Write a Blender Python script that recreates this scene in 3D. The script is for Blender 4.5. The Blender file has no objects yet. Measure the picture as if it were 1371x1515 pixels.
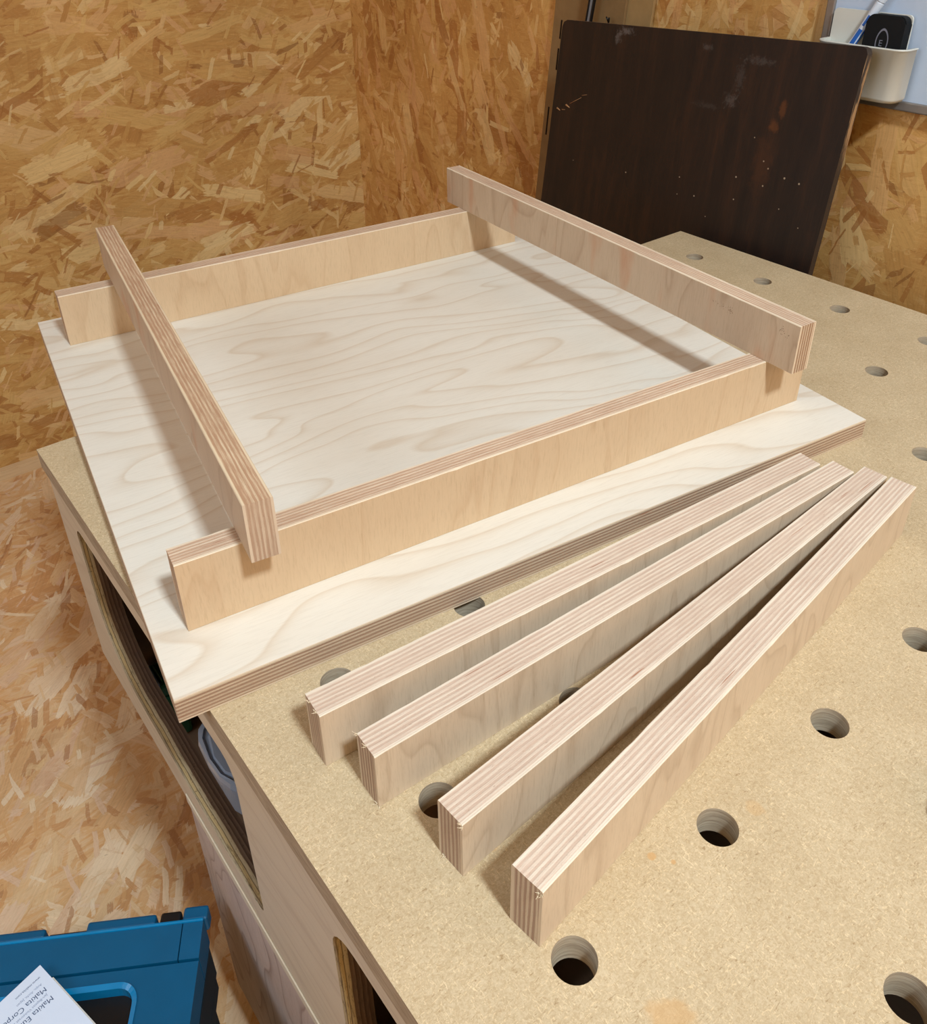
import bpy, bmesh, math, random
from mathutils import Vector, Matrix
random.seed(7)
S = 0.001            # all figures below are millimetres, bench top at z = 0
ZF = 0.6             # height of the bench top above the floor, metres
def W(x, y, z): return Vector((x*S, y*S, z*S + ZF))

scene = bpy.context.scene
col = scene.collection
# ------------------------------------------------------------------ camera
cam_d = bpy.data.cameras.new('camera')
cam = bpy.data.objects.new('camera', cam_d)
col.objects.link(cam)
f, cx, cy = 1297.18, 695.65, 583.33
R = ((0.7815, -0.6239, -0.0067), (-0.3212, -0.3931, -0.8615), (0.5349, 0.6755, -0.5076))
right = Vector(R[0]).normalized()
back = -Vector(R[2]).normalized()
up = back.cross(right).normalized(); right = up.cross(back)
M = Matrix.Identity(4)
for i in range(3):
    M[i][0] = right[i]; M[i][1] = up[i]; M[i][2] = back[i]
M.translation = W(-155.92, -128.94, 394.65)
cam.matrix_world = M
cam_d.sensor_fit = 'HORIZONTAL'; cam_d.sensor_width = 36.0
cam_d.lens = f/1371.0*36.0
cam_d.shift_x = -(cx - 685.5)/1371.0
cam_d.shift_y = (cy - 757.5)/1371.0
cam_d.clip_start = 0.01
scene.camera = cam
# ------------------------------------------------------------------ world, lights, exposure
w = bpy.data.worlds.new('world'); scene.world = w; w.use_nodes = True
w.node_tree.nodes['Background'].inputs[0].default_value = (0.75, 0.85, 1.0, 1)
w.node_tree.nodes['Background'].inputs[1].default_value = 0.3
scene.view_settings.view_transform = 'Standard'
scene.view_settings.look = 'None'
scene.view_settings.gamma = 1.0
scene.view_settings.use_curve_mapping = False
scene.view_settings.exposure = 0.0

def area(name, loc, target, sx, sy, power, color, shape='RECTANGLE'):
    d = bpy.data.lights.new(name, 'AREA'); d.shape = shape
    d.size = sx; d.size_y = sy; d.energy = power; d.color = color
    o = bpy.data.objects.new(name, d); col.objects.link(o)
    o.location = loc
    o.rotation_euler = (Vector(target) - Vector(loc)).to_track_quat('-Z', 'Y').to_euler()
    return o
area('ceiling_lamp_light', W(-70, -1120, 1860), W(-70, -1120, 0), 0.19, 0.24, 66, (0.78, 0.905, 1.0))
area('window_daylight', W(-1560, 300, 700), W(0, 200, 0), 1.0, 1.1, 19, (0.64, 0.82, 1.0))

# ------------------------------------------------------------------ helpers
def lin(c):
    return tuple((v/255.0/12.92 if v/255.0 <= 0.04045 else ((v/255.0+0.055)/1.055)**2.4) for v in c) + (1.0,)

def obj(name, me, mats, parent=None, label=None, cat=None, group=None, kind=None):
    o = bpy.data.objects.new(name, me); col.objects.link(o)
    if mats is not None and not me.materials:
        for m in (mats if isinstance(mats, (list, tuple)) else [mats]): me.materials.append(m)
    if parent: o.parent = parent
    if label: o['label'] = label
    if cat: o['category'] = cat
    if group: o['group'] = group
    if kind: o['kind'] = kind
    return o

def empty(name, loc, rz=0.0, label=None, cat=None, group=None, kind=None):
    o = bpy.data.objects.new(name, None); col.objects.link(o)
    o.empty_display_size = 0.05
    o.location = loc; o.rotation_euler = (0, 0, rz)
    if label: o['label'] = label
    if cat: o['category'] = cat
    if group: o['group'] = group
    if kind: o['kind'] = kind
    return o

def finish(bm, name, smooth=False):
    me = bpy.data.meshes.new(name)
    bmesh.ops.recalc_face_normals(bm, faces=bm.faces)
    bm.to_mesh(me); bm.free()
    if smooth:
        for p in me.polygons: p.use_smooth = True
    return me

def add_box(bm, x0, x1, y0, y1, z0, z1, bev=0.0, mi=0, seg=1):
    """box in mm, local coordinates"""
    b2 = bmesh.new()
    r = bmesh.ops.create_cube(b2, size=1.0)
    for v in b2.verts:
        v.co = Vector(((x0+x1)/2+(x1-x0)*v.co.x, (y0+y1)/2+(y1-y0)*v.co.y, (z0+z1)/2+(z1-z0)*v.co.z))*S
    if bev > 0:
        bmesh.ops.bevel(b2, geom=list(b2.edges), offset=bev*S, segments=seg, profile=0.5, affect='EDGES')
    for fc in b2.faces: fc.material_index = mi
    tmp = bpy.data.meshes.new('tmp'); b2.to_mesh(tmp); b2.free()
    bm.from_mesh(tmp); bpy.data.meshes.remove(tmp)

def box_me(name, *a, **k):
    bm = bmesh.new(); add_box(bm, *a, **k); return finish(bm, name)

def prism(bm, pts, z0, z1, mi=0, axis='z'):
    """extrude a polygon (mm) between two levels"""
    def P(a, b, c):
        if axis == 'z': return Vector((a, b, c))*S
        if axis == 'x': return Vector((c, a, b))*S
        return Vector((a, c, b))*S
    lo = [bm.verts.new(P(a, b, z0)) for a, b in pts]
    hi = [bm.verts.new(P(a, b, z1)) for a, b in pts]
    fs = [bm.faces.new(hi), bm.faces.new(list(reversed(lo)))]
    n = len(pts)
    for i in range(n):
        fs.append(bm.faces.new((lo[i], lo[(i+1) % n], hi[(i+1) % n], hi[i])))
    for q in fs: q.material_index = mi
    return fs

def rrect(x0, x1, y0, y1, r, n=6, corners=(1, 1, 1, 1)):
    pts = []
    for k, (px, py, a0) in enumerate(((x1-r, y0+r, -90), (x1-r, y1-r, 0), (x0+r, y1-r, 90), (x0+r, y0+r, 180))):
        if corners[k]:
            for i in range(n+1):
                a = math.radians(a0 + 90.0*i/n); pts.append((px+r*math.cos(a), py+r*math.sin(a)))
        else:
            a = math.radians(a0+45); pts.append((px+r*(1 if math.cos(a) > 0 else -1), py+r*(1 if math.sin(a) > 0 else -1)))
    return pts

def lathe(bm, prof, seg=40, cxy=(0, 0), mi=0, close=True):
    """profile of (r, z) in mm turned about z"""
    rings = []
    for r, z in prof:
        rings.append([bm.verts.new(Vector((cxy[0]+r*math.cos(2*math.pi*i/seg), cxy[1]+r*math.sin(2*math.pi*i/seg), z))*S) for i in range(seg)])
    for a, b in zip(rings, rings[1:]):
        for i in range(seg):
            fc = bm.faces.new((a[i], a[(i+1) % seg], b[(i+1) % seg], b[i])); fc.material_index = mi; fc.smooth = True
    if close:
        bm.faces.new(rings[0]).material_index = mi; bm.faces.new(rings[-1]).material_index = mi

def tube(bm, p0, p1, r0, r1=None, seg=16, mi=0):
    r1 = r0 if r1 is None else r1
    p0, p1 = Vector(p0), Vector(p1); d = (p1-p0).normalized()
    a = d.cross(Vector((0.3, 0.2, 1))).normalized(); b = d.cross(a)
    A = [bm.verts.new((p0+(a*math.cos(t)+b*math.sin(t))*r0)*S) for t in [2*math.pi*i/seg for i in range(seg)]]
    B = [bm.verts.new((p1+(a*math.cos(t)+b*math.sin(t))*r1)*S) for t in [2*math.pi*i/seg for i in range(seg)]]
    for i in range(seg):
        q = bm.faces.new((A[i], A[(i+1) % seg], B[(i+1) % seg], B[i])); q.material_index = mi; q.smooth = True
    bm.faces.new(A).material_index = mi; bm.faces.new(B).material_index = mi

# ------------------------------------------------------------------ node helpers
class NT:
    def __init__(s, tree): s.t = tree; s.n = tree.nodes; s.l = tree.links
    def new(s, typ, **k):
        nd = s.n.new(typ)
        for a, b in k.items(): setattr(nd, a, b)
        return nd
    def put(s, sock, v):
        if isinstance(v, bpy.types.NodeSocket): s.l.new(v, sock)
        elif v is not None: sock.default_value = v
    def m(s, op, a, b=None, c=None, clamp=False):
        nd = s.new('ShaderNodeMath', operation=op, use_clamp=clamp)
        s.put(nd.inputs[0], a)
        if b is not None: s.put(nd.inputs[1], b)
        if c is not None: s.put(nd.inputs[2], c)
        return nd.outputs[0]
    def vm(s, op, a, b=None, scale=None):
        nd = s.new('ShaderNodeVectorMath', operation=op)
        s.put(nd.inputs[0], a)
        if b is not None: s.put(nd.inputs[1], b)
        if scale is not None: s.put(nd.inputs['Scale'], scale)
        return nd.outputs[1] if op in ('LENGTH', 'DOT_PRODUCT', 'DISTANCE') else nd.outputs[0]
    def sep(s, v):
        nd = s.new('ShaderNodeSeparateXYZ'); s.put(nd.inputs[0], v); return nd.outputs
    def comb(s, x=0.0, y=0.0, z=0.0):
        nd = s.new('ShaderNodeCombineXYZ')
        for i, v in enumerate((x, y, z)): s.put(nd.inputs[i], v)
        return nd.outputs[0]
    def noise(s, v, scale=5.0, detail=3.0, rough=0.5, dist=0.0, out=0):
        nd = s.new('ShaderNodeTexNoise'); s.put(nd.inputs['Vector'], v)
        nd.inputs['Scale'].default_value = scale; nd.inputs['Detail'].default_value = detail
        nd.inputs['Roughness'].default_value = rough; nd.inputs['Distortion'].default_value = dist
        return nd.outputs[out]
    def ramp(s, fac, stops, interp='LINEAR'):
        nd = s.new('ShaderNodeValToRGB'); s.put(nd.inputs[0], fac); cr = nd.color_ramp; cr.interpolation = interp
        while len(cr.elements) < len(stops): cr.elements.new(0.5)
        for e, (p, c) in zip(cr.elements, stops):
            e.position = p; e.color = c if len(c) == 4 else lin(c)
        return nd.outputs[0]
    def mix(s, fac, a, b, mode='MIX'):
        nd = s.new('ShaderNodeMix', data_type='RGBA', blend_type=mode)
        s.put(nd.inputs[0], fac); s.put(nd.inputs[6], a); s.put(nd.inputs[7], b)
        return nd.outputs[2]
    def rng(s, v, a, b, c=0.0, d=1.0, smooth=True):
        nd = s.new('ShaderNodeMapRange'); nd.interpolation_type = 'SMOOTHSTEP' if smooth else 'LINEAR'
        s.put(nd.inputs[0], v); nd.inputs[1].default_value = a; nd.inputs[2].default_value = b
        nd.inputs[3].default_value = c; nd.inputs[4].default_value = d
        return nd.outputs[0]

def material(name, rough=0.6, spec=0.3):
    m = bpy.data.materials.new(name); m.use_nodes = True
    t = NT(m.node_tree); b = m.node_tree.nodes['Principled BSDF']
    b.inputs['Roughness'].default_value = rough
    b.inputs['Specular IOR Level'].default_value = spec
    return m, t, b

def coords(t, rand=True):
    """object coordinates in millimetres, shifted per object so no two boards match"""
    tc = t.new('ShaderNodeTexCoord')
    v = t.vm('SCALE', tc.outputs['Object'], scale=1000.0)
    off = None
    if rand:
        oi = t.new('ShaderNodeObjectInfo')
        off = t.vm('SCALE', t.comb(oi.outputs['Random'], t.m('MULTIPLY', oi.outputs['Random'], 3.7), t.m('MULTIPLY', oi.outputs['Random'], 7.3)), scale=900.0)
    return v, off

def bump(t, b, h, strength=0.3, dist=0.0005):
    nd = t.new('ShaderNodeBump'); nd.inputs['Strength'].default_value = strength
    nd.inputs['Distance'].default_value = dist
    t.put(nd.inputs['Height'], h); t.l.new(nd.outputs[0], b.inputs['Normal'])

def plain(name, rgb, rough=0.5, spec=0.4, metal=0.0, var=0.04, scale=0.05, bmp=0.05):
    m, t, b = material(name, rough, spec)
    v, _ = coords(t, False)
    n = t.noise(v, scale, 4, 0.6)
    c = t.mix(1.0, lin(rgb), t.ramp(n, [(0.3, (1-var*2, 1-var*2, 1-var*2, 1)), (0.7, (1+var, 1+var, 1+var, 1))]), 'MULTIPLY')
    t.put(b.inputs['Base Color'], c); b.inputs['Metallic'].default_value = metal
    bump(t, b, t.noise(v, 1.2, 3, 0.6), bmp, 0.0004)
    return m

# ------------------------------------------------------------------ oriented strand board
def osb_group():
    g = bpy.data.node_groups.new('strand_layer', 'ShaderNodeTree')
    I = g.interface
    I.new_socket('Vector', in_out='INPUT', socket_type='NodeSocketVector')
    for n in ('Size', 'Angle', 'Spread', 'Seed', 'Half Width'): I.new_socket(n, in_out='INPUT', socket_type='NodeSocketFloat')
    I.new_socket('Mask', in_out='OUTPUT', socket_type='NodeSocketFloat')
    I.new_socket('Random', in_out='OUTPUT', socket_type='NodeSocketFloat')
    I.new_socket('Grain', in_out='OUTPUT', socket_type='NodeSocketFloat')
    t = NT(g); gi = t.new('NodeGroupInput'); go = t.new('NodeGroupOutput')
    V, SZ, AN, SP, SD, HW = gi.outputs[:6]
    # rotate the plane by the layer's angle, squash across the strands
    x, y, _ = t.sep(V)
    ca, sa = t.m('COSINE', AN), t.m('SINE', AN)
    u = t.m('ADD', t.m('MULTIPLY', x, ca), t.m('MULTIPLY', y, sa))
    q = t.m('SUBTRACT', t.m('MULTIPLY', y, ca), t.m('MULTIPLY', x, sa))
    u = t.m('ADD', t.m('DIVIDE', u, SZ), SD); q = t.m('ADD', t.m('DIVIDE', q, t.m('MULTIPLY', SZ, 0.27)), SD)
    P = t.comb(u, q, 0.0)
    vo = t.new('ShaderNodeTexVoronoi', voronoi_dimensions='2D', feature='F1'); vo.inputs['Scale'].default_value = 1.0
    t.l.new(P, vo.inputs['Vector'])
    cc = t.sep(vo.outputs['Color'])
    d = t.sep(t.vm('SUBTRACT', P, vo.outputs['Position']))
    du, dv = d[0], t.m('MULTIPLY', d[1], 0.27)
    an = t.m('MULTIPLY', t.m('SUBTRACT', cc[1], 0.5), SP)
    c2, s2 = t.m('COSINE', an), t.m('SINE', an)
    lu = t.m('ADD', t.m('MULTIPLY', du, c2), t.m('MULTIPLY', dv, s2))
    lv = t.m('SUBTRACT', t.m('MULTIPLY', dv, c2), t.m('MULTIPLY', du, s2))
    # ragged ends and slightly wavy sides
    wob = t.noise(P, 6.0, 3, 0.6)
    rag = t.noise(t.comb(t.m('MULTIPLY', lu, 1.5), t.m('MULTIPLY', lv, 45.0), cc[0]), 1.0, 2, 0.6)
    hw = t.m('MULTIPLY', HW, t.m('ADD', 0.35, t.m('MULTIPLY', cc[2], 1.1)))
    hw = t.m('ADD', hw, t.m('MULTIPLY', t.m('SUBTRACT', wob, 0.5), 0.05))
    hl = t.m('ADD', t.m('MULTIPLY', t.m('ADD', 0.25, cc[0]), 0.36), t.m('MULTIPLY', t.m('SUBTRACT', rag, 0.5), 0.22))
    m1 = t.rng(t.m('SUBTRACT', hw, t.m('ABSOLUTE', lv)), 0.0, 0.008)
    m2 = t.rng(t.m('SUBTRACT', hl, t.m('ABSOLUTE', lu)), 0.0, 0.01)
    grain = t.noise(t.comb(t.m('MULTIPLY', lu, 4.0), t.m('MULTIPLY', lv, 70.0), t.m('MULTIPLY', cc[0], 50.0)), 1.0, 3, 0.65)
    t.l.new(t.m('MULTIPLY', m1, m2), go.inputs[0])
    t.l.new(t.m('FRACT', t.m('MULTIPLY', t.m('ADD', cc[0], cc[2]), 7.31)), go.inputs[1])
    t.l.new(grain, go.inputs[2])
    return g
OSBG = osb_group()

def osb(name, axes, seed, size=105.0, tone=(1, 1, 1), dirs=0.0, palette='wall'):
    m, t, b = material(name, 0.55, 0.35)
    v, _ = coords(t, False)
    s = t.sep(v); P = t.comb(s[axes[0]], s[axes[1]], 0.0)
    PW = t.vm('ADD', P, t.vm('SCALE', t.vm('SUBTRACT', t.noise(P, 0.012, 2, 0.5, out=1), (0.5, 0.5, 0.5)), scale=14.0))
    if palette == 'wall':
        stops = [(0.0, (128, 82, 42)), (0.06, (162, 110, 60)), (0.25, (186, 144, 86)), (0.5, (198, 160, 102)), (0.68, (208, 176, 118)),
                 (0.8, (208, 166, 124)), (0.92, (218, 190, 138)), (1.0, (228, 208, 164))]
    else:
        stops = [(0.0, (160, 106, 66)), (0.08, (194, 144, 96)), (0.3, (214, 170, 118)), (0.5, (218, 186, 146)), (0.66, (226, 196, 150)),
                 (0.8, (218, 186, 162)), (0.92, (234, 212, 178)), (1.0, (242, 228, 202))]
    # background: fine matted fibre
    fb = t.noise(t.vm('MULTIPLY', P, (0.02, 0.11, 1)), 1.0, 5, 0.7, 0.8)
    colr = t.ramp(fb, [(0.25, stops[1][1]), (0.45, stops[2][1]), (0.6, stops[3][1]), (0.78, stops[4][1])])
    h = t.m('MULTIPLY', fb, 0.4)
    layers = [(0.9, 0.0, 0.9), (1.0, 1.2, 0.9), (0.55, 0.4, 1.2), (1.05, -0.5, 0.9), (0.4, 2.0, 1.4), (1.0, 0.15, 0.8), (1.1, -0.12, 0.9), (0.34, 0.5, 1.6)]
    for i, (sz, an, sp) in enumerate(layers):
        nd = t.new('ShaderNodeGroup'); nd.node_tree = OSBG
        t.l.new(PW, nd.inputs[0])
        for k, val in enumerate((sz*size, an+dirs, sp, seed*3.17+i*11.3, 0.075 if sz > .5 else 0.055)):
            nd.inputs[k+1].default_value = val
        rnd = nd.outputs['Random']
        c = t.ramp(rnd, stops)
        gr = t.ramp(nd.outputs['Grain'], [(0.2, (0.78, 0.75, 0.70, 1)), (0.5, (0.98, 0.98, 0.97, 1)), (0.75, (1.1, 1.1, 1.1, 1))])
        c = t.mix(1.0, c, gr, 'MULTIPLY')
        colr = t.mix(t.m('MULTIPLY', nd.outputs['Mask'], t.m('ADD', 0.58, t.m('MULTIPLY', t.m('FRACT', t.m('MULTIPLY', rnd, 5.3)), 0.4))), colr, c)
        h = t.m('ADD', t.m('MULTIPLY', h, t.m('SUBTRACT', 1.0, t.m('MULTIPLY', nd.outputs['Mask'], 0.6))),
                t.m('MULTIPLY', nd.outputs['Mask'], t.m('MULTIPLY', rnd, 0.4)))
    # fine matted fibres over everything
    fa = t.noise(t.vm('MULTIPLY', PW, (0.03, 0.22, 1)), 1.0, 4, 0.7, 1.6)
    fc_ = t.noise(t.vm('MULTIPLY', PW, (0.16, 0.05, 1)), 1.0, 4, 0.7, 1.6)
    colr = t.mix(t.m('MULTIPLY', t.rng(fa, 0.56, 0.66), 0.35), colr, lin(stops[6][1]))
    colr = t.mix(t.m('MULTIPLY', t.rng(fa, 0.42, 0.34), 0.32), colr, lin(stops[1][1]))
    colr = t.mix(t.m('MULTIPLY', t.rng(fc_, 0.40, 0.33), 0.25), colr, lin(stops[1][1]))
    # small dark knots and slits
    dk = t.noise(t.vm('MULTIPLY', P, (0.05, 0.12, 1)), 1.0, 3, 0.6, 1.5)
    colr = t.mix(t.m('MULTIPLY', t.rng(dk, 0.69, 0.78), 0.5), colr, lin((92, 56, 26)))
    mot = t.noise(P, 0.004, 3, 0.5)
    colr = t.mix(1.0, colr, t.ramp(mot, [(0.3, (0.86, 0.84, 0.8, 1)), (0.7, (1.06, 1.05, 1.03, 1))]), 'MULTIPLY')
    colr = t.mix(1.0, colr, (tone[0], tone[1], tone[2], 1), 'MULTIPLY')
    t.put(b.inputs['Base Color'], colr)
    bump(t, b, h, 0.5, 0.0012)
    return m

# ------------------------------------------------------------------ plywood materials
def ply_edge(name, axis, T=17.4, plies=13, along=0, light=(226, 208, 176), dark=(186, 150, 122), rough=0.7, cross=0.25, worn=0.5, origin=0.0, outer_w=1.6):
    """stripes of the plies across the thickness axis"""
    m, t, b = material(name, rough, 0.2)
    v, off = coords(t)
    if origin:
        ov = [0, 0, 0]; ov[axis] = -origin; v = t.vm('ADD', v, tuple(ov))
    s = t.sep(v); vo = t.vm('ADD', v, off)
    so = t.sep(vo)
    wav = t.noise(t.comb(t.m('MULTIPLY', so[along], 0.02), t.m('MULTIPLY', so[axis], 0.12), 0.0), 1.0, 2, 0.5)
    fine = t.noise(vo, 0.9, 3, 0.7)
    c = t.m('ADD', s[axis], t.m('MULTIPLY', t.m('SUBTRACT', wav, 0.5), 1.6))
    c = t.m('ADD', c, t.m('MULTIPLY', t.m('SUBTRACT', fine, 0.5), 0.35))
    ph = t.m('MULTIPLY', c, plies/T)
    st = t.m('ABSOLUTE', t.m('SUBTRACT', t.m('FRACT', t.m('MULTIPLY', ph, 0.5)), 0.5))     # 0.5 light ... 0 dark
    st = t.rng(st, 0.17, 0.33)
    # per-ply tone
    cell = t.m('FLOOR', t.m('ADD', t.m('MULTIPLY', ph, 0.5), 0.5))
    wn = t.new('ShaderNodeTexWhiteNoise', noise_dimensions='2D'); t.l.new(t.comb(cell, t.m('FLOOR', t.sep(off)[0]), 0.0), wn.inputs['Vector'])
    st = t.m('MULTIPLY', st, t.m('ADD', 0.62, t.m('MULTIPLY', wn.outputs[0], 0.4)))
    # outer veneers are always pale
    half = t.m('ABSOLUTE', t.m('SUBTRACT', s[axis], T/2))
    outer = t.rng(half, T/2-outer_w-.3, T/2-outer_w+.3)
    # long grain streaks and torn pores
    sv = [0.5, 0.5, 0.5]; sv[along] = 0.06; sv[axis] = 1.1
    streak = t.noise(t.vm('MULTIPLY', vo, tuple(sv)), 1.0, 4, 0.65)
    st2 = t.m('ADD', t.m('MULTIPLY', st, 1.0-worn*0.35), t.m('MULTIPLY', t.m('SUBTRACT', streak, 0.5), worn*1.7))
    colr = t.mix(t.m('MAXIMUM', st2, outer, clamp=True), lin(dark), lin(light))
    # dark short pores in the cross plies
    pv = [0.9, 0.9, 0.9]; pv[along] = 0.35; pv[axis] = 1.4
    pores = t.noise(t.vm('MULTIPLY', vo, tuple(pv)), 1.0, 3, 0.7)
    pf = t.m('MULTIPLY', t.rng(pores, 0.60, 0.74), t.m('MULTIPLY', t.m('SUBTRACT', 1.0, outer), 0.45))
    colr = t.mix(pf, colr, lin((138, 98, 72)))
    # a few open rust-brown voids
    vv = [0.1, 0.1, 0.1]; vv[along] = 0.018; vv[axis] = 0.45
    void = t.noise(t.vm('MULTIPLY', vo, tuple(vv)), 1.0, 3, 0.6)
    colr = t.mix(t.m('MULTIPLY', t.m('MULTIPLY', t.rng(void, 0.66, 0.74), t.m('SUBTRACT', 1.0, outer)), 0.75), colr, lin((158, 98, 66)))
    blot = t.noise(t.vm('MULTIPLY', vo, (0.012, 0.012, 0.012)), 1.0, 2, 0.5)
    colr = t.mix(1.0, colr, t.ramp(blot, [(0.3, (0.93, 0.91, 0.90, 1)), (0.7, (1.03, 1.03, 1.03, 1))]), 'MULTIPLY')
    t.put(b.inputs['Base Color'], colr)
    bump(t, b, t.m('ADD', t.m('MULTIPLY', st, 0.5), t.m('ADD', t.m('MULTIPLY', fine, 0.6), t.m('MULTIPLY', pores, -0.5))), 0.45, 0.0006)
    return m

def wood(name, base, dark, sc, flame=0.25, fine=0.12, rings=9.0, fine_sc=(0.04, 0.04, 1.3), rough=0.55, seed=0.0, spots=0.0, contrast=1.0, rand=True, grad=None):
    """veneer: sc stretches the ring field, fine_sc the pores"""
    m, t, b = material(name, rough, 0.3)
    v, off = coords(t, rand)
    vo = t.vm('ADD', v, off) if off is not None else v
    vo = t.vm('ADD', vo, (seed*131.0, seed*77.0, seed*53.0))
    fld = t.noise(t.vm('MULTIPLY', vo, sc), 1.0, 2, 0.45, 0.35)
    if grad: fld = t.m('ADD', fld, t.vm('DOT_PRODUCT', vo, grad))
    saw = t.m('FRACT', t.m('MULTIPLY', fld, rings))
    line = t.m('MULTIPLY', t.m('POWER', t.rng(saw, 0.35, 0.93, smooth=False), 4.0), t.rng(saw, 1.0, 0.93, smooth=False))
    soft = t.noise(t.vm('MULTIPLY', vo, tuple(k*2.3 for k in sc)), 1.0, 2, 0.5)
    pore = t.noise(t.vm('MULTIPLY', vo, fine_sc), 1.0, 4, 0.7)
    colr = t.mix(t.m('MULTIPLY', line, flame), lin(base), lin(dark))
    colr = t.mix(t.m('MULTIPLY', t.rng(soft, 0.35, 0.7), flame*0.25), colr, lin(dark))
    k = fine
    colr = t.mix(1.0, colr, t.ramp(pore, [(0.25, (1-2.2*k, 1-2.5*k, 1-2.9*k, 1)), (0.5, (1, 1, 1, 1)), (0.75, (1+k*.5, 1+k*.5, 1+k*.5, 1))]), 'MULTIPLY')
    if spots > 0:
        sp = t.noise(t.vm('MULTIPLY', vo, (0.03, 0.03, 0.012)), 1.0, 2, 0.5)
        colr = t.mix(t.m('MULTIPLY', t.rng(sp, 0.56, 0.72), spots), colr, lin((190, 132, 96)))
    t.put(b.inputs['Base Color'], colr)
    bump(t, b, pore, 0.18, 0.0004)
    return m

def mdf(name, base=(203, 185, 153), dark=(172, 148, 111)):
    m, t, b = material(name, 0.62, 0.28)
    v, _ = coords(t, False)
    f1 = t.noise(v, 0.55, 4, 0.75, 1.2)
    f2 = t.noise(t.vm('MULTIPLY', v, (0.75, 0.25, 1)), 1.0, 2, 0.6, 2.0)
    f3 = t.noise(t.vm('MULTIPLY', v, (0.22, 0.8, 1)), 1.0, 2, 0.6, 2.0)
    mot = t.noise(v, 0.02, 4, 0.6)
    c = t.mix(t.rng(f1, 0.3, 0.7), lin(dark), lin(base))
    c = t.mix(0.25, c, lin(base))
    c = t.mix(t.m('MULTIPLY', t.rng(f2, 0.60, 0.68), 0.7), c, lin((228, 208, 170)))
    c = t.mix(t.m('MULTIPLY', t.rng(f3, 0.60, 0.68), 0.6), c, lin((226, 204, 164)))
    c = t.mix(t.m('MULTIPLY', t.rng(f3, 0.38, 0.28), 0.7), c, lin((150, 122, 84)))
    dots = t.noise(v, 0.22, 2, 0.5)
    c = t.mix(t.m('MULTIPLY', t.rng(dots, 0.74, 0.79), 0.6), c, lin((130, 98, 62)))
    c = t.mix(1.0, c, t.ramp(mot, [(0.3, (0.93, 0.91, 0.87, 1)), (0.7, (1.04, 1.04, 1.03, 1))]), 'MULTIPLY')
    # glue stain near the front of the bench and a couple of drips
    for (px, py, r, st) in ((13, -42, 12, .55), (118, -5, 5, .35), (5, 62, 5, .45), (60, 10, 2.2, .8), (66, 2, 1.5, .8)):
        d = t.vm('DISTANCE', t.vm('MULTIPLY', v, (1, 1, 0)), (px, py, 0))
        d = t.m('ADD', d, t.m('MULTIPLY', t.m('SUBTRACT', t.noise(v, 0.12, 2, 0.5), 0.5), r*1.3))
        c = t.mix(t.m('MULTIPLY', t.rng(d, r, r*0.6), st), c, lin((198, 158, 106)))
    t.put(b.inputs['Base Color'], c)
    bump(t, b, f1, 0.15, 0.0004)
    return m

def mdf_edge(name, base=(186, 168, 142), dark=(142, 124, 102)):
    m, t, b = material(name, 0.75, 0.15)
    v, _ = coords(t, False)
    n = t.noise(t.vm('MULTIPLY', v, (0.05, 0.05, 1.1)), 1.0, 4, 0.7)
    n2 = t.noise(v, 0.8, 3, 0.7)
    c = t.mix(t.rng(n, 0.3, 0.7), lin(dark), lin(base))
    c = t.mix(t.m('MULTIPLY', t.rng(n2, 0.5, 0.75), 0.4), c, lin((182, 166, 138)))
    t.put(b.inputs['Base Color'], c); bump(t, b, n, 0.3, 0.0005)
    return m

M_osb_back = osb('osb_back_wall', (0, 2), 1.0, 185, (1.12, 1.08, 0.98), 0.12)
M_osb_right = osb('osb_right_wall', (1, 2), 2.7, 165, (1.14, 1.0, 0.82), 1.25)  # orange tone puts the warm shade of this wall into the board colour
M_osb_floor = osb('osb_floor', (0, 1), 5.2, 165, (1, 0.98, 0.97), 0.9, 'floor')
M_osb_left = plain('board_left_wall', (196, 158, 108), 0.8, 0.2, var=0.1, scale=0.02)
M_osb_front = M_osb_left
M_ceil = plain('ceiling_board', (214, 208, 196), 0.8, 0.2)
M_trim = wood('pine_trim', (214, 184, 142), (180, 140, 96), (0.004, 0.05, 0.05), 0.3, 0.06, 6, (0.01, 0.5, 0.5))
M_mdf = mdf('mdf_top')
M_mdf_edge = mdf_edge('mdf_edge')
M_hole = mdf_edge('mdf_hole_wall', (196, 182, 158), (156, 140, 118))
M_edge_stick = ply_edge('ply_edge_stick', 1, 17.2, 13, 0, (230, 218, 198), (202, 178, 158), worn=1.0)
M_edge_end = ply_edge('ply_end_stick', 1, 17.2, 13, 2, (204, 186, 160), (158, 132, 112), worn=0.5)
M_edge_bat = ply_edge('ply_edge_batten', 1, 17.2, 13, 0, (230, 214, 188), (192, 160, 134), worn=0.9)
M_edge_batend = ply_edge('ply_end_batten', 1, 17.2, 13, 2, (224, 204, 176), (158, 124, 96), worn=0.6)
M_edge_cl = ply_edge('ply_edge_left_cross', 1, 17.1, 13, 0, (220, 200, 168), (178, 142, 112), worn=1.3)
M_end_cl = ply_edge('ply_end_left_cross', 1, 17.1, 13, 2, (214, 196, 172), (178, 150, 126), worn=1.0)
M_face_stick = wood('veneer_stick', (206, 186, 160), (168, 144, 118), (0.018, 0.018, 0.006), 0.4, 0.07, 8, (1.1, 0.3, 0.09), seed=1)
M_face_warm = wood('veneer_warm', (208, 182, 148), (182, 148, 112), (0.02, 0.02, 0.004), 0.3, 0.06, 6, (0.95, 0.3, 0.10), seed=2)
M_face_cross = wood('veneer_cross', (198, 176, 150), (164, 136, 110), (0.016, 0.016, 0.005), 0.45, 0.06, 7, (1.0, 0.3, 0.08), seed=3, spots=0.5)
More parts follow.
